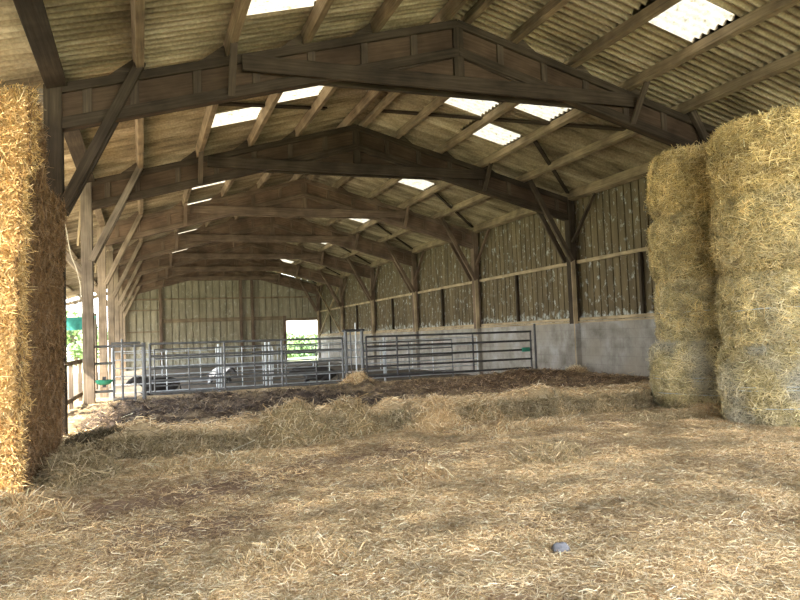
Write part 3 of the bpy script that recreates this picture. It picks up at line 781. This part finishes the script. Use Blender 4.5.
def round_stack(cx, cy, offs, rots, where, scale=1.0):
    z = -.02
    for i in range(4):
        o = bpy.data.objects.new('round_bale', rb_mesh[i]); C.objects.link(o)
        o.location = (cx+offs[i][0], cy+offs[i][1], z); o.rotation_euler = (offs[i][2], offs[i][3], rots[i])
        o.scale = (offs[i][4], offs[i][4], scale)
        tag(o, f'{lv[i]} of the {where}, {ex[i]}', 'round bale', 'round hay bales by the wall')
        if i < 2:
            c = bpy.data.objects.new('net_wrap', net_a if i == 0 else net_b); C.objects.link(c); c.parent = o
        z += 1.175*scale
round_stack(9.47, 8.20, [(-.03, 0, 0, 0, 1.02), (.05, .03, 0, .012, .965), (.0, -.03, .01, 0, .995), (.06, .03, .012, -.025, .985)], [.3, 2.1, 4.0, 5.2], 'nearer round bale stack', 1.0)
round_stack(10.20, 10.55, [(-.17, -.08, 0, 0, 1.04), (.02, .02, 0, 0, .965), (-.03, 0, 0, .01, .995), (.0, 0, .01, -.015, .965)], [3.3, .6, 1.9, 3.0], 'farther round bale stack', 1.03)

# big square straw bales on the open side, sunlit on their front
def square_bale_mesh(name, W, Ln, H, seed, n):
    """front face on -Y, footprint x in [-W,0], y in [0,Ln]"""
    V, Q, Cc, nv_ = [], [], [], 0
    g = np.linspace(0, 1, 22)
    def disp(p):
        q = np.array(p)
        c = np.array([-W/2, Ln/2, H/2]); hs = np.array([W/2, Ln/2, H/2])-.06
        d = q-c; inner = np.clip(d, -hs, hs); e = d-inner; le = np.linalg.norm(e, axis=-1, keepdims=True)+1e-9
        q2 = c+inner+e/le*.06
        k = .06*(fbm(q[..., 0]*4+7, q[..., 1]*4+7, q[..., 2]*4+7, seed=seed)-.5)+.03*(fbm(q[..., 0]*14+7, q[..., 1]*14+7, q[..., 2]*14+7, seed=seed+1, oct=2)-.5)
        return q2+(e/le)*k[..., None]
    side_shade = np.array([.42, .40, .46])  # barn-facing side: its shade painted into the straw colour
    faces = [((-W, 0, 0), (W, 0, 0), (0, 0, H)), ((0, 0, 0), (0, Ln, 0), (0, 0, H)), ((0, Ln, 0), (-W, 0, 0), (0, 0, H)), ((-W, Ln, 0), (0, -Ln, 0), (0, 0, H)), ((-W, 0, H), (W, 0, 0), (0, Ln, 0)), ((-W, Ln, 0), (W, 0, 0), (0, -Ln, 0))]
    for o, a, b in faces:
        A, B = np.meshgrid(g, g, indexing='ij')
        P = np.array(o)+A[..., None]*np.array(a)+B[..., None]*np.array(b)
        P = disp(P); V.append(P.reshape(-1, 3)); Q.append(grid_quads(22, 22)[:, ::-1]+nv_); nv_ += 484
        nz = fbm(P[..., 0]*6+3, P[..., 1]*6+3, P[..., 2]*6+3, seed=seed+2)[..., None]
        Cc.append(((np.array([.24, .15, .06])*(1-nz)+np.array([.46, .32, .14])*nz)*(side_shade if a[1] > 0 and o[1] == 0 else 1)).reshape(-1, 3))
    # strands: front, side towards the barn, top edges
    nf, ns = int(n*.55), n-int(n*.55)
    P1 = np.stack([-rng.beta(1, 1.6, nf)*W, rng.uniform(-.012, .015, nf), rng.uniform(.01, H-.01, nf)], 1)
    D1 = np.stack([rng.normal(0, .8, nf), rng.normal(-.5, .5, nf), rng.normal(-.25, .8, nf)], 1)
    P2 = np.stack([rng.uniform(-.015, .012, ns), rng.uniform(0, 1, ns)**1.6*Ln, rng.uniform(.01, H-.01, ns)], 1)
    D2 = np.stack([rng.normal(0, .16, ns), rng.normal(0, 1, ns), rng.normal(0, .6, ns)], 1)
    ed = rng.uniform(0, 1, nf) < .12
    P1[ed, 0] = rng.uniform(-.05, .02, ed.sum()); D1[ed, 0] = np.abs(D1[ed, 0])+.2
    Vs, Qs = ribbons(np.concatenate([P1, P2]), np.concatenate([D1, D2]), rng.gamma(4, .034, n)+.04, rng.uniform(.004, .008, n), np.array([[.3, -.7, .4]]), .25)
    cs = straw_cols(n, [(.52, .35, .14), (.62, .44, .20), (.42, .26, .09), (.70, .54, .29), (.48, .31, .12)], .2)
    cs[nf*6:] *= np.array([.33, .29, .32])  # same painted shade on the strands of that side
    Vb = np.concatenate(V); Qb = np.concatenate(Q)
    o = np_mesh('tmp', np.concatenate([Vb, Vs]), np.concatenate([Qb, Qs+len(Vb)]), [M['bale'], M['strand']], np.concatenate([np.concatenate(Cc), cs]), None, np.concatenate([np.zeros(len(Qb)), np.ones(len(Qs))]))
    me = o.data; me.name = name; bpy.data.objects.remove(o); return me
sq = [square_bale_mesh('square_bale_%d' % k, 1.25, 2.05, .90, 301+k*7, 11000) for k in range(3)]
sqp = [(-1.30, 8.62, -6.5), (-1.24, 8.55, -6.0), (-1.25, 8.58, -6.5), (-1.22, 8.62, -6.5), (-1.13, 8.64, 3.0)]
lv5 = ['bottom bale', 'second bale up', 'middle bale', 'fourth bale up', 'top bale']
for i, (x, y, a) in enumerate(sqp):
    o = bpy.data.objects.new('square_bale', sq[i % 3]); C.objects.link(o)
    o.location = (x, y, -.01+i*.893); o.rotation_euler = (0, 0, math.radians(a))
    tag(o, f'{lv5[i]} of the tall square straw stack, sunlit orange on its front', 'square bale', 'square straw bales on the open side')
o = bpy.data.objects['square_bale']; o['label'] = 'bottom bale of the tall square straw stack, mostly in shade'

# ------------------------------------------------------------------ fences and gates
def pipe(p0, p1, r, name, mat, parent): return MB().tube([p0, p1], r, 8).build(name, M[mat], parent)
def gate(name, A, B, z0a, z1a, z0b, z1b, nr, ups, mat, label, cat='gate', group=None, r=.029, extra=None, drop=0):
    A, B = Vector((A[0], A[1], 0)), Vector((B[0], B[1], 0))
    root = empty(name, ((A.x+B.x)/2, (A.y+B.y)/2, 0)); tag(root, label, cat, group)
    def pt(t, f): 
        p = A.lerp(B, t); p.z = (z0a+(z1a-z0a)*f)*(1-t)+(z0b+(z1b-z0b)*f)*t; return p
    for k in range(nr):
        f = k/(nr-1); pipe(pt(0, f), pt(1, f), r, 'rail', mat, root)
    for t in ups: pipe(pt(t, -.02*drop), pt(t, 1.0), r*.95, 'upright', mat, root)
    return root, pt
FY = lambda x: 18.12+.075*max(0, x)
def fpost(name, x, y, z1, r, mat, label, group='fence posts', z0=.0):
    o = MB().tube([(x, y, z0), (x, y, z1)], r, 10).build(name, M[mat]); tag(o, label, 'post', group); return o
fz = [.36, 1.52]
g1, pt = gate('field_gate', (.16, FY(.16)), (5.12, FY(5.1)), .38, 1.58, .34, 1.54, 5, (0.0, .36, .66, 1.0), 'pipe', 'long five-rail pipe gate from the open-side pen to the walk-through', group='pipe gates of the front fence')
g2, pt2 = gate('field_gate', (5.82, FY(5.8)), (11.32, FY(11.3)), .44, 1.55, .40, 1.52, 5, (0.0, .17, .62, .995), 'pipe_dark', 'dark five-rail pipe gate before the concrete wall', group='pipe gates of the front fence')
MB().beam((10.95, FY(11)-.03, .97), (11.22, FY(11.2)-.03, .97), .05, .13, ch=.01).build('latch_box', M['green'], g2)['label'] = 'small green box'
fpost('fence_post', .02, FY(0)-.02, 1.62, .05, 'pipe', 'galvanised post at the open-side end of the long pipe gate')
fpost('fence_post', 11.46, FY(11.4), 1.75, .035, 'pipe_dark', 'dark post at the wall end of the dark pipe gate')
pg = empty('walk_through_gate', (5.47, FY(5.4), 0)); tag(pg, 'tall narrow walk-through frame of blue-grey posts between the two gates', 'gate')
for x in (5.22, 5.70): MB().tube([(x, FY(x), .1), (x, FY(x), 1.74)], .045, 10).build('post', M['pipe'], pg)
pipe((5.14, FY(5.1), 1.74), (5.78, FY(5.8), 1.74), .035, 'top_bar', 'pipe_dark', pg)
pipe((5.37, FY(5.4), .1), (5.37, FY(5.4), 1.72), .02, 'bar', 'pipe', pg)
pipe((5.52, FY(5.5), .1), (5.52, FY(5.5), 1.95), .02, 'bar', 'pipe_light', pg)
# small panel between the open-side post and the long gate
pp = empty('pen_panel', (-.5, 17.95, 0)); tag(pp, 'low pen panel of pipes fixed to the open-side post of the second frame', 'fence panel')
for x, z1 in ((-.66, 1.55), (-.46, 1.72), (-.18, 1.58)): pipe((x, 17.95, .12), (x, 17.95, z1), .026, 'upright', 'pipe', pp)
for x0, x1, z in ((-1.06, -.66, 1.56), (-1.06, -.62, 1.16), (-1.06, -.66, .50), (-.70, .02, 1.55), (-.70, -.05, 1.62), (-.66, -.18, .30)):
    pipe((x0, 17.95, z), (x1, 17.96, z), .03, 'rail', 'pipe', pp)
# green drinking bowl on the panel
bw = empty('drinking_bowl', (-.86, 17.8, .70)); tag(bw, 'small green drinking bowl fixed on the pen panel', 'bowl')
prof = [(.02, .0), (.09, .01), (.14, .05), (.165, .11), (.175, .12), (.16, .115), (.13, .06), (.02, .03)]
a = np.linspace(0, 2*np.pi, 21)[:-1]
V = [(-.86+r*math.cos(t)*1.2, 17.8+r*math.sin(t), .66+z) for r, z in prof for t in a]
np_mesh('bowl', V, grid_quads(len(prof), 20, True)[:, ::-1], [M['green']], None, True, None, bw)
MB().beam((-.86, 17.92, .60), (-.86, 17.92, .85), .08, .05, up=(0, 1, 0)).build('bracket', M['pipe_dark'], bw)
# second fence line farther back, lighter pipe
YR = 24.1
for (x0, x1, w, n) in ((-.85, 2.3, 'nearest the open side', 6), (2.45, 3.85, 'second from the open side', 5), (4.15, 8.2, 'in the middle', 6), (8.3, 12.0, 'by the concrete wall', 6)):
    gate('field_gate', (x0, YR), (x1, YR), .05, 1.38, .05, 1.38, n, (0.0, .5, 1.0), 'pipe_light', f'pale pipe gate of the rear pen line, {w}', group='pale gates of the rear pens', r=.02)
for x, w in ((-.9, 'at the open side'), (2.38, 'between the first two pale gates'), (3.95, 'first of the middle pair'), (4.08, 'second of the middle pair'), (8.25, 'between the last two pale gates')):
    fpost('fence_post', x, YR+.02, 1.5, .04, 'pipe_light', f'pale post of the rear pen line, {w}', 'rear fence posts', -.15)
YI = 20.7
gate('field_gate', (.3, YI), (4.9, YI), .15, 1.42, .12, 1.40, 6, (0.0, .2, .4, .6, .8, 1.0), 'pipe', 'six-rail inner pen gate standing just behind the long pipe gate', group='inner pen gates', r=.022)
gate('field_gate', (6.4, YI), (9.4, YI), .12, 1.35, .12, 1.35, 6, (0.0, .5, 1.0), 'pipe', 'six-rail inner pen gate standing just behind the dark pipe gate', group='inner pen gates', r=.022)
YR2 = 31.0
for (x0, x1, w) in ((-.8, 5.4, 'nearer the open side'), (5.6, 12.0, 'nearer the concrete wall')):
    gate('field_gate', (x0, YR2), (x1, YR2), .0, 1.25, .0, 1.25, 5, (0.0, .25, .5, .75, 1.0), 'pipe_light', f'long pale pipe gate of the last pen line, {w}', group='pale gates of the last pens', r=.02)
# feed barrier along the open side between the posts, farther back
# yard rail outside the open side
yr = empty('yard_rail', (-1.7, 19, 0)); tag(yr, 'weathered rail barrier standing outside between the first and second posts', 'fence')
for z in (.42, 1.22): MB().beam((-1.55, 14.2, z), (-1.40, 20.2, z), .05, .10, ch=.008).build('rail', M['post'], yr)
for t in (.15, .45, .75): 
    x, y = -1.55+.15*t, 14.2+6*t
    MB().beam((x, y, -.12), (x, y, 1.26), .08, .08, up=(0, 1, 0)).build('upright', M['post'], yr)

# hanging cable by the second post
kp = [(-1.85, 17.2, 5.12), (-1.62, 17.4, 4.45), (-1.51, 17.55, 3.74), (-1.40, 17.7, 3.37), (-1.335, 17.8, 3.0), (-1.34, 17.75, 2.71), (-1.42, 17.5, 2.55), (-1.56, 17.4, 2.67), (-1.66, 17.3, 2.9), (-1.70, 17.25, 3.3), (-1.75, 17.2, 3.9), (-1.9, 17.1, 4.9)]
pts = []
for i in range(len(kp)-1):
    p0, p1, p2, p3 = [Vector(kp[max(0, min(len(kp)-1, i+d))]) for d in (-1, 0, 1, 2)]
    for t in np.linspace(0, 1, 7)[:-1]: pts.append(.5*((2*p1)+(p2-p0)*t+(2*p0-5*p1+4*p2-p3)*t*t+(3*p1-p0-3*p2+p3)*t**3))
tag(MB().tube(pts, .013, 6).build('electric_cable', M['cable']), 'thin pale cable drooping in a loop beside the second open-side post', 'cable')
# windbreak netting out in the yard
wn = empty('windbreak', (-2.6, 30, 0)); tag(wn, 'teal windbreak netting strung between two poles outside the open side', 'windbreak')
xs_ = np.linspace(-4.4, -1.7, 24); zs_ = np.linspace(2.28, 2.78, 5)
A, B = np.meshgrid(xs_, zs_, indexing='ij')
np_mesh('netting', np.stack([A, 30+.06*np.sin(A*6+B*3), B-.04*np.sin((A+4.4)/2.7*np.pi)], -1).reshape(-1, 3), grid_quads(24, 5), [M['teal']], None, True, None, wn)
for x in (-4.4, -1.72): MB().tube([(x, 30, -.15), (x, 30, 2.9)], .05, 8).build('pole', M['bark'], wn)

# ------------------------------------------------------------------ cattle
def skin(name, verts, edges, radii, mat, root=0, parent=None, loc=(0, 0, 0), rz=0, sub=2, sc=1.0):
    me = bpy.data.meshes.new(name); me.from_pydata([tuple(c*sc for c in v) for v in verts], edges, []); me.materials.append(mat)
    o = bpy.data.objects.new(name, me); C.objects.link(o)
    md = o.modifiers.new('Skin', 'SKIN'); md.use_smooth_shade = True
    if not me.skin_vertices: me.attributes  # layer is made by the modifier
    for k, r in enumerate(radii):
        sv = me.skin_vertices[0].data[k]; rr = r if isinstance(r, tuple) else (r, r)
        sv.radius = (rr[0]*sc, rr[1]*sc); sv.use_root = (k == root)
    sb = o.modifiers.new('Subdivision', 'SUBSURF'); sb.levels = sub; sb.render_levels = sub
    o.location = loc; o.rotation_euler = (0, 0, rz)
    return o
def cow(loc, rz, mat, label, lying=False, head=0.0, sc=1.0):
    zb = .52 if lying else 1.08
    v = [(-.72, 0, zb+.04), (-.35, 0, zb), (.1, 0, zb-.03), (.5, 0, zb), (.78, 0, zb+.08), (1.02, .0+head*.2, zb+.22), (1.20, head*.5, zb+.28), (1.40, head*.8, zb+.16), (1.58, head, zb+.02)]
    r = [(.24, .26), (.31, .34), (.33, .37), (.30, .36), (.21, .26), (.14, .18), (.13, .14), (.10, .11), (.075, .075)]
    e = [(k, k+1) for k in range(8)]
    def add(par, pts, rs):
        p = par
        for q, rr in zip(pts, rs): v.append(q); r.append(rr); e.append((p, len(v)-1)); p = len(v)-1
    for s in (-1, 1):
        if lying:
            add(0, [(-.55, s*.36, .34), (-.10, s*.46, .14), (-.42, s*.50, .06), (-.22, s*.52, .05)], [.19, .11, .06, .05])
            add(3, [(.55, s*.28, .28), (.82, s*.30, .08), (.52, s*.30, .05)], [.13, .08, .05])
        else:
            add(0, [(-.70, s*.18, .80), (-.58, s*.19, .62), (-.78, s*.19, .40), (-.74, s*.19, .08), (-.69, s*.19, .03)], [.17, .11, .065, .05, .055])
            add(3, [(.52, s*.18, .74), (.54, s*.18, .42), (.52, s*.18, .10), (.56, s*.18, .03)], [.14, .075, .05, .055])
        add(6, [(1.14, head*.5+s*.14, zb+.36), (1.10, head*.5+s*.27, zb+.33)], [.035, .03])
    add(0, [(-.92, .0, zb+.05), (-1.0, .02, zb-.25), (-1.0, .04, zb-.42)], [.045, .025, .04])
    o = skin('cow', v, e, r, mat, 2, None, loc, rz, 2, sc)
    tag(o, label, 'cow'); return o
cow((6.25, 25.9, -.12), math.radians(160), M['black_hide'], 'black cow lying in the pen before the bright doorway', True, .15, .72)
cow((2.95, 29.6, -.12), math.radians(-75), M['patch_hide'], 'black and white cow lying with its head turned to the gates', True, .3, .75)
cow((.55, 25.2, -.12), math.radians(205), M['black_hide'], 'dark cow lying behind the pen rails near the open side', True, -.2, .72)

# ------------------------------------------------------------------ trees beyond
def tree(x, y, h, r, n, label, seed):
    root = empty('tree', (x, y, 0)); tag(root, label, 'tree', 'trees beyond the barn')
    mb = MB()
    mb.tube([(x, y, -.2), (x+.1, y, h*.3), (x-.1, y, h*.55), (x, y+.1, h*.8)], .16, 8)
    for k in range(5):
        a = k*1.3+seed; mb.tube([(x, y, h*(.3+.08*k)), (x+math.cos(a)*r*.5, y+math.sin(a)*r*.5, h*(.45+.09*k))], .06, 6)
    mb.build('trunk', M['bark'], root)
    k = 9
    cc = np.stack([x+rng.normal(0, r*.42, k), y+rng.normal(0, r*.42, k), rng.uniform(h*.32, h*.88, k)], 1)
    rr = rng.uniform(.35, .6, k)*r
    w = rng.integers(0, k, n); d = rng.normal(0, 1, (n, 3)); d /= np.linalg.norm(d, axis=1, keepdims=True)
    P = cc[w]+d*(rr[w]*rng.uniform(.6, 1.05, n))[:, None]
    D = rng.normal(0, 1, (n, 3))
    V, Q = ribbons(P, D, np.full(n, r*.13), np.full(n, r*.085), d, .1)
    np_mesh('foliage', V, Q, [M['leaf']], None, False, None, root)
tw = [(-5.9, 72, 4.2, 2.4, 'green tree beyond the yard, nearest the barn post'), (-9.2, 84, 5.5, 3.2, 'larger green tree farther beyond the yard'), (-13.5, 95, 6.0, 3.4, 'pale distant tree behind the yard trees')]
for i, (x, y, h, r, lb) in enumerate(tw): tree(x, y, h, r, 2600, lb, i)
def bush(x, y, h, r, n, label, seed):
    k = 7
    cc = np.stack([x+rng.uniform(-1, 1, k)*r*.7, y+rng.normal(0, .5, k), rng.uniform(.1, h*.55, k)], 1); rr = rng.uniform(.3, .48, k)*h
    w = rng.integers(0, k, n); d = rng.normal(0, 1, (n, 3)); d /= np.linalg.norm(d, axis=1, keepdims=True)
    P = cc[w]+d*(rr[w]*rng.uniform(.3, 1.05, n))[:, None]*np.array([1.4, 1, 1]); P = P[P[:, 2] > -.16]; n = len(P)
    V, Q = ribbons(P, rng.normal(0, 1, (n, 3)), np.full(n, .30), np.full(n, .2), rng.normal(0, 1, (n, 3)), .1)
    tag(np_mesh('bush', V, Q, [M['leaf']], None, False), label, 'bush', 'bushes beyond the doorway')
for i, (x, y, h, r, lb) in enumerate([(12.0, 66, 2.3, 1.5, 'bright green bush seen in the doorway, first from its frame post'), (14.2, 68, 2.5, 1.6, 'bright green bush seen in the doorway, beside the brown wall'), (13.2, 76, 2.2, 1.8, 'lower green bush between two others behind the doorway'), (16.6, 70, 2.3, 1.6, 'green bush just past the doorway edge by the brown wall')]): bush(x, y, h, r, 2200, lb, i)

# ------------------------------------------------------------------ light
w = bpy.data.worlds.new('World'); bpy.context.scene.world = w; w.use_nodes = True
t = w.node_tree; bg = t.nodes['Background']
tc = node(t, 'ShaderNodeTexCoord'); sp = node(t, 'ShaderNodeSeparateXYZ'); L(t, tc.outputs['Generated'], sp.inputs[0])
r = ramp(t, sp.outputs['Z'], [(0.0, (1.0, .97, .90)), (.25, (.95, .97, 1.0)), (.8, (.62, .78, 1.0))])
L(t, r.outputs[0], bg.inputs['Color']); bg.inputs['Strength'].default_value = 2.1
sun = bpy.data.lights.new('sun', 'SUN'); sun.energy = 5.8; sun.angle = math.radians(1.5); sun.color = (1.0, .86, .66)
so = bpy.data.objects.new('sun', sun); C.objects.link(so)
el = math.radians(42); dv = Vector((-.93*math.cos(el), -.36*math.cos(el), math.sin(el)))     # towards the sun
so.rotation_euler = dv.to_track_quat('Z', 'Y').to_euler(); so.location = (-10, -10, 20)

# ------------------------------------------------------------------ camera
yaw, pit, rol = .3549, .0508, -.0387
cy, sy = math.cos(yaw), math.sin(yaw)
fw = Vector((sy*math.cos(pit), cy*math.cos(pit), math.sin(pit))); rt = Vector((cy, -sy, 0)); up = rt.cross(fw)
Rv = rt*math.cos(rol)+up*math.sin(rol); Uv = -rt*math.sin(rol)+up*math.cos(rol)
cam = bpy.data.cameras.new('camera'); co = bpy.data.objects.new('camera', cam); C.objects.link(co)
cam.sensor_width = 36; cam.lens = 698.03/800*36; cam.clip_end = 400
mtx = Matrix((Rv, Uv, -fw)).transposed().to_4x4(); mtx.translation = (0, 0, 1.55); co.matrix_world = mtx
sc = bpy.context.scene; sc.camera = co
sc.view_settings.view_transform = 'Standard'; sc.view_settings.look = 'None'; sc.view_settings.gamma = 1; sc.view_settings.exposure = 2.32
try: sc.view_settings.use_curve_mapping = False
except Exception: pass
sc.cycles.max_bounces = 10; sc.cycles.diffuse_bounces = 7; sc.cycles.use_denoising = True
